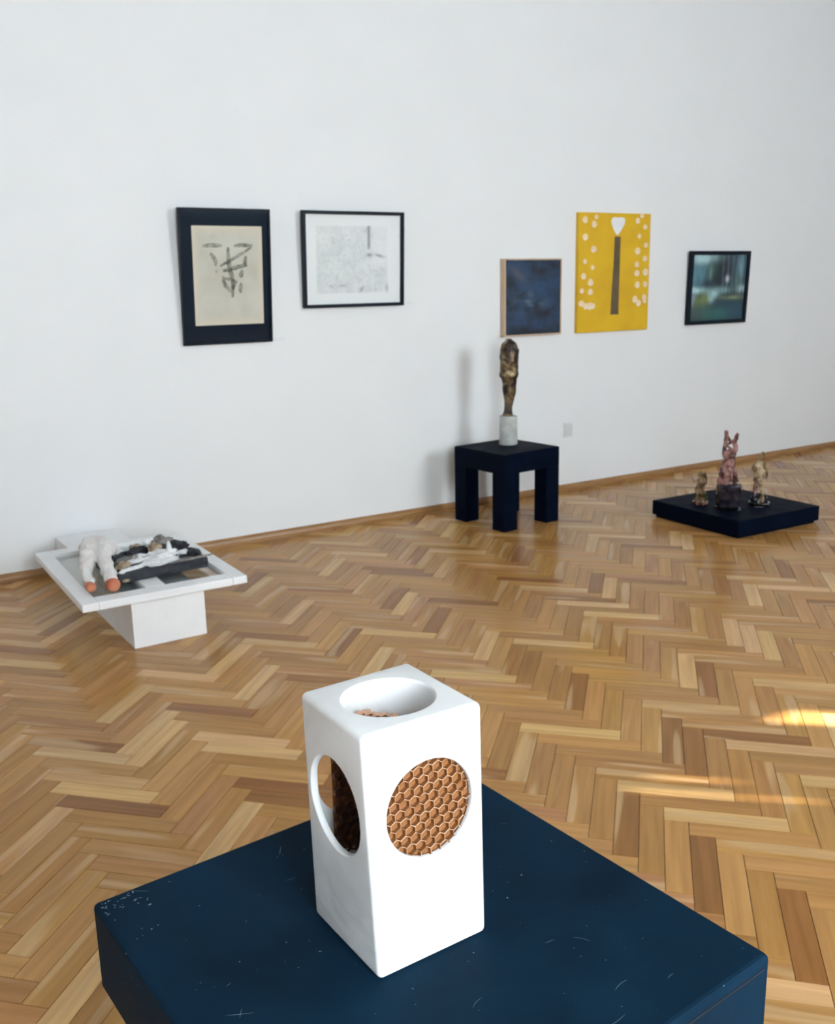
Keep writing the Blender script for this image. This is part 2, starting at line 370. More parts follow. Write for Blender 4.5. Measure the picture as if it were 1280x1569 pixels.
def cell_mesh(depth):
    bm = bmesh.new(); ro = CP/math.sqrt(3)*.998; ri = ro-.00034; rk = ri*.96
    def ring(rr, y): return [bm.verts.new((rr*math.sin(R(60*i)), y, rr*math.cos(R(60*i)))) for i in range(6)]
    a, b_, c_, d_ = ring(ro, 0), ring(ri, -.0002), ring(rk, depth*.8), ring(ro, depth)
    for i in range(6):
        j = (i+1) % 6
        q = bm.faces.new((a[i], a[j], b_[j], b_[i])); q.material_index = 1
        bm.faces.new((b_[i], b_[j], c_[j], c_[i])); bm.faces.new((a[j], a[i], d_[i], d_[j]))
    bm.faces.new(c_)
    bm.normal_update(); me = bpy.data.meshes.new('honeycomb_cell'); bm.to_mesh(me); bm.free()
    me.materials.append(m_cell); me.materials.append(m_rim); return me
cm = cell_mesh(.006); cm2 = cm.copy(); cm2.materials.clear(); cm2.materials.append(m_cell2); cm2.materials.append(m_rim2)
m_copper = mat('copper_edge', (.62,.36,.24), .25, .3); cm3 = cm.copy(); cm3.materials.clear(); cm3.materials.append(m_copper); cm3.materials.append(m_copper)
def cells(o, inside, seed, wild, cm=cm):
    rr = random.Random(seed)
    for j in range(-9, 10):
        for i in range(-9, 10):
            x = (i+(j % 2)*.5)*CP; z = j*CP*.866
            if not inside(x, z): continue
            link('honeycomb_cell', cm, None, o, (x+rr.uniform(-.0003,.0003), rr.uniform(-.0005,.0005)*wild, z+rr.uniform(-.0003,.0003)), (rr.uniform(-.07,.07)*wild, 0, rr.uniform(-.07,.07)*wild))
rad = .051; bm = bmesh.new(); n = 40
loft(bm, [[(rad*math.cos(2*math.pi*i/n), y, rad*math.sin(2*math.pi*i/n)) for i in range(n)] for y in (.0062, .0078)])
o = link('honeycomb_panel', to_mesh(bm, 'honeycomb_panel'), m_back, mb, (.0035, -.0566, CZ+.001), (R(-1.8), 0, R(1.1)))
o['label'] = 'amber honeycomb panel in the front round opening'; cells(o, lambda x, z: math.hypot(x, z) < .0505, 1, .8)
bm = bmesh.new(); add_box(bm, -.044, .056, .0052, .0066, -.062, .064); o = link('honeycomb_sheet', to_mesh(bm, 'honeycomb_sheet'), m_back, mb, (0, .0515, .128), (0, 0, 0))
o['label'] = 'honeycomb sheet inside the hollow, shade painted into its cells'; cells(o, lambda x, z: -.041 < x < .053 and -.058 < z < .063, 2, 2.2, cm2)
for k in range(7):                                            # the sheet's upper edge curls into the top bore
    x = -.018+k*.0095; y = math.sqrt(.0445**2-x*x)-.004; z = (.2259-.0111*(x+.014)/.028 if x < .014 else .2149-.0066*(x-.014)/.034)-.0052+.0012*math.sin(k*2.3)
    link('honeycomb_cell', cm3, None, o, (x, y-.0515, z-.128), (R(25+12*math.sin(k*1.7)), R(9*math.sin(k*2.9)), -math.atan2(x, y)))
tag(mb, 'white marble block with round openings filled with amber honeycomb, on the near pedestal', 'sculpture')

# ------------------------------------------------------------------ low white window-frame piece on its plinth
pl = box('plinth', -.168, .168, 0, 1.4, 0, .222, m_white, None, .003, 2, (1.198, 4.103, 0), (0, 0, R(1.2)))
tag(pl, 'low long white plinth running to the wall, under the white window frame', 'plinth')
wf = empty('window_sash', (1.188, 4.06, .222))
a, L_ = .372, 1.01
for nm, q in (('stile', (-a, -a+.07, 0, L_)), ('stile', (a-.07, a, 0, L_)), ('rail', (-a+.07, a-.07, 0, .092)), ('rail', (-a+.07, a-.07, L_-.08, L_)), ('glazing_bar', (-.072, .018, .092, L_-.08))):
    box(nm, q[0], q[1], q[2], q[3], 0, .036, m_white, wf, .004)
m_glass = bpy.data.materials.new('sash_glass'); m_glass.use_nodes = True; nt = m_glass.node_tree
nt.nodes.remove(nt.nodes['Principled BSDF']); tr = N(nt, 'ShaderNodeBsdfTransparent'); tr.inputs[0].default_value = (.9,.93,.93,1)
gl = N(nt, 'ShaderNodeBsdfGlossy', Roughness=.06); mx = nt.nodes.new('ShaderNodeMixShader')
nt.links.new(schlick(nt, .06), mx.inputs[0]); nt.links.new(tr.outputs[0], mx.inputs[1]); nt.links.new(gl.outputs[0], mx.inputs[2]); nt.links.new(mx.outputs[0], nt.nodes['Material Output'].inputs[0])
m_pane = m_glass
box('pane', -a+.07, -.072, .092, L_-.08, .014, .018, m_pane, wf); box('pane', .018, a-.07, .092, L_-.08, .014, .018, m_pane, wf)
tag(wf, 'white wooden window frame with glass panes lying flat on the low plinth', 'window frame')
# plaster legs
m_plaster = noisy(mat('plaster_legs', rough=.7), (.74,.68,.65), (.80,.79,.77), 9, 4, .3, .01)
m_clay = noisy(mat('orange_clay', rough=.7), (.42,.10,.05), (.52,.19,.10), 20, 3, .3, .01)
pts = [(.175,.70,.06),(.155,.62,.07),(.115,.53,.075),(.065,.38,.085),(.035,.27,.062),(.012,.17,.048),(.002,.09,.040),(.190,.51,.075),(.130,.37,.085),(.118,.25,.066),(.102,.14,.052),(.090,.05,.045)]
eds = [(0,1),(1,2),(2,3),(3,4),(4,5),(5,6),(1,7),(7,8),(8,9),(9,10),(10,11)]
rad = [(.06,.045),(.082,.06),.056,.044,.034,.027,.021,.058,.046,.039,.033,.027]
lg = empty('plaster_legs', (.89, 4.14, .258))
me = skin_mesh('legs', pts, eds, rad, 2, 1); jitter(me, .016, 13, 3, .002); jitter(me, .006, 40, 5, .002); link('legs', me, m_plaster, lg)
def stump(x, y, z, rr):
    bm = bmesh.new(); n = 20
    loft(bm, [[(x+q*rr*math.cos(2*math.pi*i/n), y+dy, max(.001, z+q*rr*math.sin(2*math.pi*i/n))) for i in range(n)] for q, dy in ((.9,.03),(1.06,.012),(1.04,-.010),(.92,-.017),(.5,-.019))])
    link('clay_end', to_mesh(bm, 'clay_end', True), m_clay, lg)
stump(.0, .066, .030, .021); stump(.088, .026, .036, .029)
tag(lg, 'pale plaster pair of legs with orange clay ends lying on the white frame', 'sculpture')
# dark relief slab with white, brown and black crumpled material
m_dark = noisy(mat('charred_black', rough=.55), (.006,.008,.014), (.025,.027,.035), 30, 5, .4, .006)
m_wcl = noisy(mat('white_plaster_splash', rough=.6), (.70,.71,.72), (.84,.84,.84), 25, 4, .4, .006)
m_brn = noisy(mat('tan_clay', rough=.65), (.16,.10,.06), (.50,.40,.28), 22, 4, .4, .006)
m_gry = noisy(mat('grey_clay', rough=.65), (.10,.095,.09), (.30,.28,.26), 22, 4, .4, .006)
rl = empty('relief_slab', (1.245, 4.285, .2585), R(4))
bm = bmesh.new(); add_box(bm, -.215, .215, 0, .33, 0, .05)
bmesh.ops.subdivide_edges(bm, edges=bm.edges[:], cuts=5, use_grid_fill=True); me = to_mesh(bm, 'slab'); jitter(me, .006, 25, 2, 0); link('slab', me, m_dark, rl)
def crumple(name, x, y, z, sx, sy, sz, m, seed, rz=0, amp=.5):
    bm = bmesh.new(); bmesh.ops.create_icosphere(bm, subdivisions=3, radius=1)
    for v in bm.verts:
        d = noise.noise_vector(v.co*1.9+Vector((seed*3.1, seed, 0)))+noise.noise_vector(v.co*4.5+Vector((seed, 0, seed)))*.7
        v.co += d*amp; v.co = Vector((v.co.x*sx, v.co.y*sy, max(-.7, v.co.z)*sz))
    return link(name, to_mesh(bm, name, False), m, rl, (x, y, z), (0, 0, rz))
for k, (nm, x, y, z, sx, sy, sz, rz, am) in enumerate((
  ('white', .0, .055, .058, .10, .05, .012, .15, .4), ('white', .03, .10, .064, .075, .045, .020, .3, .5), ('white', .075, .12, .085, .012, .012, .040, .2, .3), ('white', .045, .135, .072, .06, .018, .018, -.3, .5),
  ('white', -.12, .028, .055, .095, .009, .010, .28, .3), ('white', -.19, .012, .052, .022, .012, .010, .9, .3), ('grey', .14, .012, .053, .11, .010, .008, .06, .3), ('white', .15, .125, .060, .045, .018, .012, .1, .4), ('white', -.085, .115, .060, .05, .020, .012, .2, .5), ('white', -.06, .17, .062, .045, .03, .014, .5, .5),
  ('tan', -.165, .075, .058, .042, .026, .020, .4, .4), ('tan', .025, .175, .085, .030, .03, .030, .2, .5), ('grey', -.12, .145, .060, .065, .035, .022, .3, .5), ('grey', .075, .24, .088, .055, .03, .034, -.2, .6), ('white', .03, .25, .09, .03, .02, .03, .1, .5), ('tan', -.045, .255, .085, .025, .02, .02, .1, .5),
  ('black', -.06, .22, .072, .085, .022, .024, .3, .5), ('black', -.10, .20, .066, .016, .03, .026, .1, .5), ('black', .14, .20, .075, .06, .035, .026, -.5, .5), ('black', -.19, .20, .058, .03, .06, .030, 0, .5), ('black', .185, .09, .058, .028, .055, .022, 0, .4), ('black', .06, .19, .075, .03, .02, .02, 0, .6), ('black', .10, .28, .08, .06, .02, .03, -.3, .5))):
    crumple({'white': 'white_splash', 'tan': 'tan_lump', 'grey': 'grey_lump', 'black': 'black_lump'}[nm], x, y, z, sx, sy, sz, {'white': m_wcl, 'tan': m_brn, 'grey': m_gry, 'black': m_dark}[nm], k+1, rz, am)
crumple('tan_lump', -.185, -.006, .012, .016, .006, .008, m_brn, 31)
tag(rl, 'black relief slab with white, tan and grey crumpled lumps on the white frame', 'sculpture')

# ------------------------------------------------------------------ black stool and bronze figure
st = empty('stool', (3.80, 5.05, 0), R(5.8)); hs = .245; lw = .115
box('seat', -hs, hs, -hs, hs, .37, .5, m_black, st, .004)
for sx_, sy_ in ((-1,-1),(1,-1),(1,1),(-1,1)):
    box('leg', min(sx_*hs, sx_*(hs-lw)), max(sx_*hs, sx_*(hs-lw)), min(sy_*hs, sy_*(hs-lw)), max(sy_*hs, sy_*(hs-lw)), 0, .37, m_black, st, .004)
tag(st, 'tall black block stool with four thick square legs against the wall', 'stool')
bf = empty('bronze_figure', (3.86, 5.11, .5), R(-32))
m_conc = noisy(mat('grey_stone', rough=.8), (.36,.37,.35), (.52,.53,.51), 18, 5, .4, .006)
bm = bmesh.new(); n = 28
loft(bm, [[(rr*math.cos(2*math.pi*i/n)*1.0, rr*.95*math.sin(2*math.pi*i/n), z) for i in range(n)] for rr, z in ((.060,0),(.062,.004),(.060,.1),(.058,.186),(.055,.19))])
me = to_mesh(bm, 'stone_base', True); jitter(me, .003, 20, 1, 0); link('stone_base', me, m_conc, bf)
m_bronze = mat('bronze', (.3,.2,.1), .42, .7); nt, ns, b = nodes(m_bronze)
n1 = N(nt, 'ShaderNodeTexNoise', Scale=11, Detail=5, Distortion=1.5); nt.links.new(coord(nt), n1.inputs['Vector'])
nt.links.new(ramp(nt, n1.outputs[0], [(.40, (.022,.018,.020)), (.52, (.10,.068,.04)), (.66, (.33,.25,.13))]), b.inputs['Base Color']); bump(nt, b, n1.outputs[0], .5, .012)
# z above base top, half width, centre offset
prof = [(0,.033,-.004,.036),(.012,.034,-.004,.036),(.03,.027,-.002,.028),(.06,.026,.0,.026),(.09,.030,.004,.028),(.13,.038,.006,.034),(.17,.044,.007,.038),(.21,.047,.006,.04),(.245,.052,.005,.043),(.262,.063,.004,.048),(.275,.064,.004,.048),(.29,.057,.005,.044),(.32,.057,.005,.046),(.36,.056,.006,.05),(.40,.057,.006,.05),(.43,.056,.006,.048),(.455,.055,.006,.047),(.475,.049,.006,.042),(.487,.034,.006,.032),(.497,.02,.004,.02),(.508,.018,.002,.018)]
rings = []; n = 32
for k in range(len(prof)-1):
    for q in range(3):
        t = q/3; A, B_ = prof[k], prof[k+1]; z, w, cx, d = [A[i]*(1-t)+B_[i]*t for i in range(4)]
        ring = []
        for i in range(n):
            th = 2*math.pi*i/n; cs, sn = math.cos(th), math.sin(th)
            rr = 1+.10*noise.noise(Vector((cs*2, sn*2, z*16)))+.06*noise.noise(Vector((cs*5, sn*5, z*30)))
            if z < .24: rr -= .30*math.exp(-((abs(sn)-1)*6)**2)*min(1, (.24-z)/.1)          # cleft between the legs
            arm = z-.33-.10*cs                                                                # folded forearm band
            if sn < .5 and .28 < z < .44: rr += .09*math.exp(-(arm/.018)**2)
            if abs(cs) > .6 and .28 < z < .44: rr += .06                                       # upper arms
            ring.append((cx+w*rr*cs, d*rr*sn, z+.19))
        rings.append(ring)
bm = bmesh.new(); loft(bm, rings); link('figure', to_mesh(bm, 'figure', True), m_bronze, bf)
tag(bf, 'slender bronze figure standing on a grey stone base on the tall stool', 'sculpture')

# ------------------------------------------------------------------ low black platform with three small resin figures
pf = empty('platform', (5.0, 4.165, 0), R(-1.5)); hp = .37
box('top_slab', -hp, hp, -hp, hp, .018, .113, m_black, pf, .004); box('plinth_foot', -hp+.02, hp-.02, -hp+.02, hp-.02, 0, .018, m_black, pf)
tag(pf, 'low flat black square platform on the parquet with three small figures', 'platform')
def resin(name, c1, c2, trans, rough=.12):
    m = mat(name, c1, rough, Transmission_Weight=trans, IOR=1.35); nt, ns, b = nodes(m)
    n = N(nt, 'ShaderNodeTexNoise', Scale=22, Detail=4); nt.links.new(coord(nt), n.inputs['Vector'])
    nt.links.new(ramp(nt, n.outputs[0], [(.42, c1), (.62, c2)]), b.inputs['Base Color']); return m
m_amber = resin('amber_resin_figure', (.20,.11,.045), (.74,.56,.32), .55)
m_pink = resin('pink_resin_figure', (.10,.04,.035), (.62,.33,.29), .5)
m_gold = resin('golden_resin_figure', (.26,.15,.06), (.80,.64,.42), .5)
m_clear = mat('clear_acrylic', (.9,.93,.95), .04, Transmission_Weight=1.0, IOR=1.4)
m_dkres = resin('smoky_resin', (.012,.012,.022), (.05,.04,.055), .5)
def strand(name, pts, rad, m, parent, seed, amp=.006, sub=2):
    e = [(i, i+1) for i in range(len(pts)-1)]; me = skin_mesh(name, pts, e, rad, sub, 0); jitter(me, amp, 45, seed, .001); return link(name, me, m, parent)
def disc(name, rr, z0, z1, m, parent):
    bm = bmesh.new(); n = 28
    loft(bm, [[(q*math.cos(2*math.pi*i/n), q*math.sin(2*math.pi*i/n), z) for i in range(n)] for q, z in ((rr*.94, z0), (rr, z0+.004), (rr, z1-.004), (rr*.94, z1))])
    return link(name, to_mesh(bm, name, False), m, parent)
PT = .113
g = empty('resin_figure', (4.80, 4.275, PT), R(-32))
disc('base', .05, 0, .02, m_pink, g); strand('body', [(0,0,.015),(.005,0,.06),(-.012,0,.10),(.006,.0,.14),(.0,0,.175),(-.012,0,.205)], [.044,.038,.034,.036,.026,.019], m_amber, g, 2, .012)
strand('shoulder', [(.006,0,.135),(.028,0,.165),(.022,0,.20)], [.02,.016,.012], m_amber, g, 5, .008)
strand('leaf', [(.02,-.02,.02),(.03,-.032,.045),(.012,-.036,.075)], [.008,.012,.005], resin('green_resin', (.03,.06,.02), (.10,.13,.05), .2), g, 3, .004)
tag(g, 'smallest amber resin figure with a pinkish base, leftmost on the low platform', 'figurine', 'resin figures on the low platform')
g = empty('resin_figure', (4.83, 4.075, PT), R(-32))
bm = bmesh.new(); add_box(bm, -.07, .07, -.05, .05, 0, .012, .004)
link('base_plate', to_mesh(bm, 'base_plate'), m_clear, g)
bm = bmesh.new(); add_box(bm, -.068, .068, -.046, .046, .0125, .165, .012, 3); me = to_mesh(bm, 'smoky_block', True); link('smoky_block', me, m_dkres, g)
strand('body', [(-.03,0,.15),(-.024,0,.22),(-.012,0,.27),(-.006,0,.32),(-.004,0,.36)], [.042,.05,.05,.043,.038], m_pink, g, 4, .014)
strand('side_lobe', [(.03,0,.155),(.045,0,.19),(.03,0,.235),(.005,0,.26)], [.02,.018,.022,.024], m_pink, g, 6, .01)
for k, q in enumerate(([(-.036,0,.34),(-.04,0,.40),(-.03,0,.45),(-.034,0,.495)], [(.02,0,.34),(.034,0,.39),(.02,0,.43),(.036,0,.48)], [(-.034,0,.47),(-.005,.005,.44),(.022,0,.425)], [(-.036,0,.42),(-.004,.006,.39),(.03,0,.37)], [(-.036,0,.40),(-.006,0,.425),(.026,0,.45)])):
    strand('branch', q, [.017 if k < 2 else .011]*len(q), m_pink, g, 7+k, .006)
tag(g, 'tallest pink resin figure with a branching top, centre of the low platform', 'figurine', 'resin figures on the low platform')
g = empty('resin_figure', (5.075, 4.03, PT), R(-32))
disc('glass_base', .066, 0, .024, m_clear, g)
strand('foot_stone', [(-.035,0,.03),(-.03,0,.055),(-.034,0,.08)], [.028,.03,.018], m_dkres, g, 2, .008); strand('foot_stone', [(.04,0,.03),(.04,0,.05)], [.022,.018], m_dkres, g, 3, .006)
strand('leg', [(.018,0,.026),(.014,0,.08),(.004,0,.13),(-.006,0,.18)], [.017,.014,.015,.02], m_gold, g, 11, .006); strand('leg', [(-.035,0,.07),(-.03,0,.12),(-.02,0,.17)], [.018,.016,.018], m_pink, g, 12, .006)
strand('torso', [(-.012,0,.17),(-.006,0,.22),(-.016,0,.26),(0,0,.30),(.006,0,.345)], [.034,.036,.032,.018,.011], m_gold, g, 13, .012)
strand('arm', [(.02,0,.27),(.038,0,.23),(.034,0,.18)], [.016,.016,.01], m_amber, g, 14, .008); strand('arm', [(-.03,0,.28),(-.046,0,.25),(-.04,0,.2)], [.014,.014,.01], m_amber, g, 15, .008)
tag(g, 'golden resin figure on a round clear glass base, right of the pink one', 'figurine', 'resin figures on the low platform')

# ------------------------------------------------------------------ pictures on the wall
def frame_bars(parent, w, h, t, d, m, back=0):
    for nm, q in (('frame_bar', (0, t, 0, h)), ('frame_bar', (w-t, w, 0, h)), ('frame_bar', (t, w-t, 0, t)), ('frame_bar', (t, w-t, h-t, h))):
        box(nm, q[0], q[1], -d, 0, q[2], q[3], m, parent, .0015, 1)
def strip(bm, pts, w0, y):
    n = len(pts); ps = []
    for k, p in enumerate(pts):
        a_ = Vector(pts[max(0, k-1)]); b_ = Vector(pts[min(n-1, k+1)]); d = (b_-a_).normalized(); nn = Vector((-d.y, d.x))
        t = k/(n-1) if n > 1 else 0; w = w0*(.45+.55*math.sin(math.pi*min(1, max(0, t*.9+.05))))
        ps.append((bm.verts.new((p[0]+nn.x*w, y, p[1]+nn.y*w)), bm.verts.new((p[0]-nn.x*w, y, p[1]-nn.y*w))))
    for p, q in zip(ps, ps[1:]): bm.faces.new((p[0], p[1], q[1], q[0]))
def painted(name, w, h, nx, nz, func, parent, x0, z0, y, rough=.6, thick=.004):
    """a flat painted sheet: a thin board whose front carries a colour attribute computed by func(u, v)"""
    V, Fc, Cc = [], [], []
    for j in range(nz+1):
        for i in range(nx+1):
            a_, b_ = i/nx, j/nz; V.append((x0+a_*w, y, z0+b_*h)); Cc.append((*func(a_, b_), 1))
    for j in range(nz):
        for i in range(nx): k = j*(nx+1)+i; Fc.append((k, k+1, k+nx+2, k+nx+1))
    b0 = len(V)
    for q in ((x0, z0), (x0+w, z0), (x0+w, z0+h), (x0, z0+h)): V.append((q[0], y+thick, q[1])); Cc.append((.5,.45,.4,1))
    cn = [0, nx, (nz+1)*(nx+1)-1, nz*(nx+1)]; Fc.append((b0+3, b0+2, b0+1, b0))
    for i in range(4): j = (i+1) % 4; Fc.append((cn[j], cn[i], b0+i, b0+j))
    me = bpy.data.meshes.new(name); me.from_pydata(V, [], Fc)
    at = me.color_attributes.new('paint', 'FLOAT_COLOR', 'POINT'); at.data.foreach_set('color', [c for q in Cc for c in q])
    m = mat(name+'_paint', rough=rough); nt, ns, b = nodes(m); a_ = nt.nodes.new('ShaderNodeAttribute'); a_.attribute_name = 'paint'
    nt.links.new(a_.outputs['Color'], b.inputs['Base Color'])
    return link(name, me, m, parent)
def lerp(a_, b_, t): t = max(0, min(1, t)); return tuple(x*(1-t)+y*t for x, y in zip(a_, b_))
def srgb(*c): return tuple((x/255/12.92 if x/255 <= .04045 else ((x/255+.055)/1.055)**2.4) for x in c)
def fbm(x, y, s, seed=0): return noise.fractal(Vector((x*s, y*s, seed)), .6, 2.0, 5)
def sm(a_, b_, t): t = max(0, min(1, (t-a_)/(b_-a_))); return t*t*(3-2*t)
m_cover = bpy.data.materials.new('picture_glass'); m_cover.use_nodes = True; nt = m_cover.node_tree
nt.nodes.remove(nt.nodes['Principled BSDF']); tr = N(nt, 'ShaderNodeBsdfTransparent'); gl = N(nt, 'ShaderNodeBsdfGlossy', Roughness=.03); mx = nt.nodes.new('ShaderNodeMixShader')
nt.links.new(schlick(nt, .010), mx.inputs[0]); nt.links.new(tr.outputs[0], mx.inputs[1]); nt.links.new(gl.outputs[0], mx.inputs[2]); nt.links.new(mx.outputs[0], nt.nodes['Material Output'].inputs[0])

# 1 charcoal drawing on cream paper, black mat
p1 = empty('framed_drawing', (1.823, Y_BACK-.001, 1.234)); W1, H1 = .552, .766
frame_bars(p1, W1, H1, .012, .028, m_frameblk); box('mat_board', .012, W1-.012, -.012, -.006, .012, H1-.012, m_blackmat, p1)
def cream(a_, b_):
    c = lerp(srgb(203,202,190), srgb(190,187,172), .5+.7*fbm(a_, b_, 3, 1)); e = min(a_, 1-a_, b_, 1-b_)
    return lerp(srgb(214,205,186), c, e*10)
pp = painted('paper', .424, .558, 24, 30, cream, p1, .077, .111, -.0155, .8, .003)
# wavy deckle left edge and the drawn marks (u right, v up over the sheet)
marks = [([(.14,.80),(.24,.808),(.32,.808),(.42,.806)], .011, 1), ([(.59,.803),(.68,.81),(.76,.81),(.86,.805)], .010, 1), ([(.505,.79),(.50,.72),(.505,.64),(.52,.56),(.54,.50),(.555,.44),(.55,.38),(.545,.28)], .012, 1),
 ([(.38,.60),(.46,.63),(.56,.67),(.66,.71),(.75,.745),(.84,.79)], .008, 1), ([(.42,.55),(.50,.565),(.60,.585),(.70,.60),(.77,.61)], .011, 1), ([(.25,.73),(.29,.69),(.32,.65),(.32,.60)], .011, 1), ([(.76,.70),(.745,.66),(.74,.62),(.76,.59)], .010, 1),
 ([(.42,.50),(.42,.45),(.45,.40),(.50,.36),(.52,.33)], .010, 1), ([(.43,.475),(.50,.465),(.56,.45),(.60,.44),(.57,.40),(.55,.36)], .010, 1), ([(.70,.56),(.68,.51),(.675,.48)], .012, 1), ([(.68,.43),(.665,.38),(.66,.34)], .011, 1), ([(.64,.36),(.665,.335),(.69,.34)], .007, 1), ([(.31,.55),(.34,.545)], .012, 1)]
bm = bmesh.new()
for q, w, _ in marks: strip(bm, [(.077+x*.424, .111+y*.558) for x, y in q], w*1.2, -.0158)
m_char = noisy(mat('charcoal', rough=.9), srgb(112,113,104), srgb(165,165,152), 40, 3)
link('charcoal_marks', to_mesh(bm, 'charcoal_marks'), m_char, pp)
box('glass_pane', .012, W1-.012, -.0215, -.0195, .012, H1-.012, m_cover, p1)
p1.rotation_euler.x = R(4.4)
tag(p1, 'charcoal mask-like drawing on cream paper in a wide black mat and frame', 'picture')
# 2 pale grey drawing
p2 = empty('framed_drawing', (2.594, Y_BACK-.001, 1.423)); W2, H2 = .711, .577
frame_bars(p2, W2, H2, .020, .034, m_frameblk)
def pale(a_, b_):
    wht = srgb(232,236,236); x, y = (a_-.10)/.77, (b_-.11)/.775
    if not (0 < x < 1 and 0 < y < 1): return wht
    e = min(x, 1-x, y, 1-y); g = srgb(212,218,218)
    n_ = fbm(x, y*.8, 5, 3); ln = abs(fbm(x, y, 7, 9)); c = lerp(wht, g, sm(0, .03, e)*(.72+.5*n_))
    c = lerp(c, srgb(172,180,180), .55*sm(.09, .0, ln)*sm(.0, .05, e))
    if x > .74: c = lerp(c, wht, sm(.74, .80, x)*sm(.40, .50, y)*.6)
    v = math.exp(-((x-.725)/.018)**2)*sm(.62, .70, y); v = max(v, math.exp(-((x-.735)/.04)**2-((y-.57)/.025)**2), .9*math.exp(-((x-.87)/.07)**2-((y-.56+.3*(x-.87))/.02)**2))
    v = max(v, .8*math.exp(-((x-.62)/.03)**2-((y-.05-.9*(x-.60))/.03)**2), .6*math.exp(-((x-.98)/.02)**2-((y-.08)/.06)**2), .55*math.exp(-((x-.2)/.03)**2-((y-.12)/.02)**2), .5*math.exp(-((x-.36)/.06)**2-((y-.125)/.02)**2))
    return lerp(c, srgb(120,128,130), v*.85)
painted('paper', W2-.04, H2-.04, 120, 96, pale, p2, .02, .02, -.014, .8)
box('glass_pane', .02, W2-.02, -.0215, -.0195, .02, H2-.02, m_cover, p2)
p2.rotation_euler.x = R(3)
tag(p2, 'pale grey landscape-format drawing on white paper in a thin black frame', 'picture')
# 3 dark blue painting in a light wooden box frame
m_pine = noisy(mat('light_wood', rough=.5), (.52,.36,.23), (.64,.47,.31), 8, 5, sc3=(8,8,1))
p3 = empty('framed_painting', (4.108, Y_BACK-.001, 1.182)); W3, H3 = .508, .529
frame_bars(p3, W3, H3, .010, .05, m_pine)
def storm(a_, b_):
    n_ = fbm(a_*.9, b_*1.5, 2.6, 4); c = lerp(srgb(20,33,52), srgb(34,62,92), .5+1.1*n_)
    q = fbm(a_, b_*1.6, 4, 12)
    cl = math.exp(-((a_-.45)/.32)**2-((b_-.46-.16*(a_-.4))/.13)**2); c = lerp(c, srgb(84,104,118), max(0, cl*(.25+1.1*q)))
    cl = math.exp(-((a_-.22)/.14)**2-((b_-.82+.5*(a_-.2))/.07)**2); c = lerp(c, srgb(86,88,100), cl*.7)
    cl = math.exp(-((a_-.65)/.3)**2-((b_-.62)/.12)**2); c = lerp(c, srgb(30,74,112), cl*.5)
    cl = math.exp(-((a_-.5)/.5)**2-((b_-.02)/.05)**2); c = lerp(c, srgb(14,26,42), cl); return tuple(1.1*x**1.05 for x in c)
painted('canvas', W3-.02, H3-.02, 70, 72, storm, p3, .01, .01, -.046, .45)
tag(p3, 'dark blue stormy cloud painting in a light wooden box frame', 'picture')
# 4 yellow canvas
p4 = empty('canvas_painting', (4.783, Y_BACK-.001, 1.178)); W4, H4 = .709, .853
m_yel = noisy(mat('yellow_paint', rough=.6), srgb(214,168,12), srgb(224,180,20), 5, 3); m_cvs = noisy(mat('canvas_edge', rough=.8), srgb(150,140,110), srgb(176,160,120), 20)
box('canvas', 0, W4, -.03, 0, 0, H4, m_yel, p4, .002)
def blob(bm, cx, cz, rx, rz, y, seed, pts=14, amp=.22):
    vs = [bm.verts.new((cx+rx*math.cos(2*math.pi*i/pts)*(1+amp*noise.noise(Vector((math.cos(2*math.pi*i/pts)*1.4, math.sin(2*math.pi*i/pts)*1.4, seed*2.3)))), y, cz+rz*math.sin(2*math.pi*i/pts)*(1+amp*noise.noise(Vector((math.cos(2*math.pi*i/pts)*1.4, seed*1.9, math.sin(2*math.pi*i/pts)*1.4)))))) for i in range(pts)]
    bm.faces.new(vs)
# picture coordinates: u right, v up, measured over the canvas
bm = bmesh.new(); poly = [(.525,.46+.365),(.60,.955-.13),(.47,.0)]
cv = [(.490,.805),(.575,.805),(.573,.70),(.572,.55),(.570,.40),(.570,.27),(.570,.145),(.455,.145),(.462,.27),(.470,.40),(.482,.55),(.486,.70)]
bm.faces.new([bm.verts.new((x*W4, -.0306, z*H4)) for x, z in cv]); link('brown_stem', to_mesh(bm, 'brown_stem'), noisy(mat('brown_paint', rough=.7), srgb(88,72,50), srgb(104,88,62), 10), p4)
bm = bmesh.new(); cv = [(.53,.815),(.555,.835),(.59,.87),(.625,.91),(.632,.945),(.615,.962),(.575,.966),(.53,.962),(.485,.966),(.450,.958),(.437,.935),(.445,.90),(.475,.86),(.505,.83)]
bm.faces.new([bm.verts.new((x*W4, -.0306, z*H4)) for x, z in cv]); link('white_flame', to_mesh(bm, 'white_flame'), noisy(mat('white_artist_paint', rough=.6), srgb(226,226,226), srgb(238,238,238), 10), p4)
dots = [(.085,.94,1),(.235,.965,.7),(.205,.905,1),(.09,.80,1.05),(.205,.70,1.05),(.09,.60,.75),(.195,.55,.7),(.075,.475,.95),(.17,.425,1.05),(.055,.355,.8),(.17,.345,.95),(.05,.25,1),(.115,.225,1),(.165,.225,1.1),(.205,.225,.9),
 (.81,.94,.9),(.87,.985,.8),(.92,.89,.8),(.84,.81,.7),(.94,.735,.8),(.82,.685,1.1),(.93,.62,.9),(.815,.57,.9),(.82,.495,1.05),(.945,.505,1.15),(.83,.395,1),(.945,.40,.9),(.80,.27,1.05),(.855,.235,1),(.935,.285,1.0),(.945,.255,.8)]
m_dot = noisy(mat('pale_pink_paint', rough=.6), srgb(236,206,150), srgb(240,222,205), 14, 2)
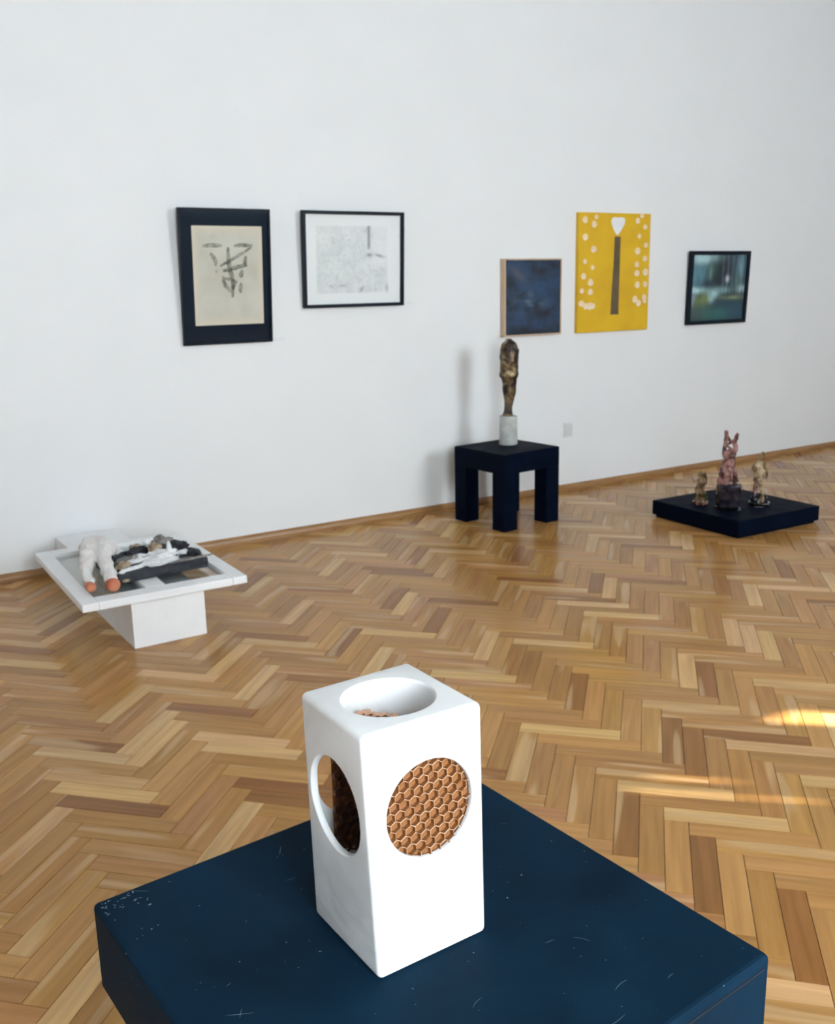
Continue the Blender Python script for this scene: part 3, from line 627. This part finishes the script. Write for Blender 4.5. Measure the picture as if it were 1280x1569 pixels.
for k, (x, z, s_) in enumerate(dots):
    bm = bmesh.new(); blob(bm, 0, 0, .026*s_, .024*s_, 0, k); link('paint_dot', to_mesh(bm, 'paint_dot'), m_dot, p4, (x*W4, -.0305-.00004*k, z*H4))
tag(p4, 'bright yellow canvas with brown tapering stem, white flame shape and pale dots', 'picture')
# 5 blurred green painting
p5 = empty('framed_painting', (5.925, Y_BACK-.001, 1.192)); W5, H5 = .685, .571
frame_bars(p5, W5, H5, .030, .034, m_frameblk)
G = lambda a_, b_, x, y, sx, sy: math.exp(-((a_-x)/sx)**2-((b_-y)/sy)**2)
def grove(a_, b_):
    c = srgb(20,52,62)
    for x, y, sx, sy, col, k in tuple((a1, a2, a3, a4, a5, min(1, a6*1.2)) for a1, a2, a3, a4, a5, a6 in ((.1,.7,.2,.22,(76,118,132),.95),(.2,.95,.28,.09,(150,178,182),.95),(.4,.78,.12,.12,(50,88,84),.8),(.34,.72,.03,.1,(120,146,130),.8),(.6,.75,.18,.22,(4,16,34),.95),(.5,.6,.12,.1,(4,30,44),.9),(.3,.56,.08,.06,(8,44,52),.9),(.9,.85,.06,.22,(100,136,150),.8),(.78,.85,.03,.2,(50,72,92),.7),(.84,.6,.08,.12,(60,84,80),.7),(.66,.63,.035,.05,(176,176,190),.9),(.1,.46,.17,.05,(158,186,190),.95),(.42,.42,.1,.07,(150,184,188),.95),(.37,.33,.06,.07,(150,180,180),.9),(.6,.46,.16,.05,(110,140,140),.8),(.94,.47,.08,.06,(150,172,176),.9),(.04,.32,.06,.1,(120,138,160),.8),(.2,.3,.13,.12,(104,118,66),.85),(.8,.34,.22,.035,(112,124,88),.9),(.2,.12,.24,.12,(58,80,76),.8),(.55,.1,.28,.12,(28,92,88),.8),(.85,.12,.2,.12,(14,66,86),.8),(.7,.24,.24,.07,(16,58,76),.8))):
        c = lerp(c, srgb(*col), k*G(a_, b_, x, y, sx, sy)*(1+.5*fbm(a_*2, b_*.7, 4, x)))
    if b_ > .36 and b_ < .5 and a_ > .6: c = lerp(c, srgb(20,50,50), .5*max(0, math.sin(a_*95)))
    if b_ > .5 and a_ > .55: c = lerp(c, srgb(110,140,150), .28*max(0, math.sin(a_*70+2*fbm(a_, b_, 3, 2))))
    return tuple(min(1, 1.6*x**1.12) for x in c)
painted('canvas', W5-.06, H5-.06, 90, 76, grove, p5, .03, .03, -.018, .5)
box('glass_pane', .03, W5-.03, -.0265, -.0245, .03, H5-.03, m_cover, p5)
p5.rotation_euler.x = R(2)
tag(p5, 'small blurred green and teal park painting in a black frame, farthest right', 'picture')
# wall plates
m_card = mat('caption_card', (.78,.79,.82), .6)
tag(box('caption_card', 2.398, 2.466, Y_BACK-.003, Y_BACK, 1.232, 1.252, m_card), 'small white caption card beside the cream charcoal drawing', 'caption card')
tag(box('caption_card', 3.337, 3.392, Y_BACK-.003, Y_BACK, 1.424, 1.442, m_card), 'small white caption card beside the pale grey drawing', 'caption card')
so_ = empty('wall_socket', (4.735, Y_BACK, .412)); m_pl = mat('socket_plastic', (.74,.74,.75), .35)
box('plate', -.042, .042, -.012, 0, 0, .108, m_pl, so_, .004); box('cover', -.03, .03, -.017, -.012, .012, .096, mat('socket_cover', (.66,.66,.68), .35), so_, .002)
tag(so_, 'small white wall socket low on the wall right of the stool', 'socket')
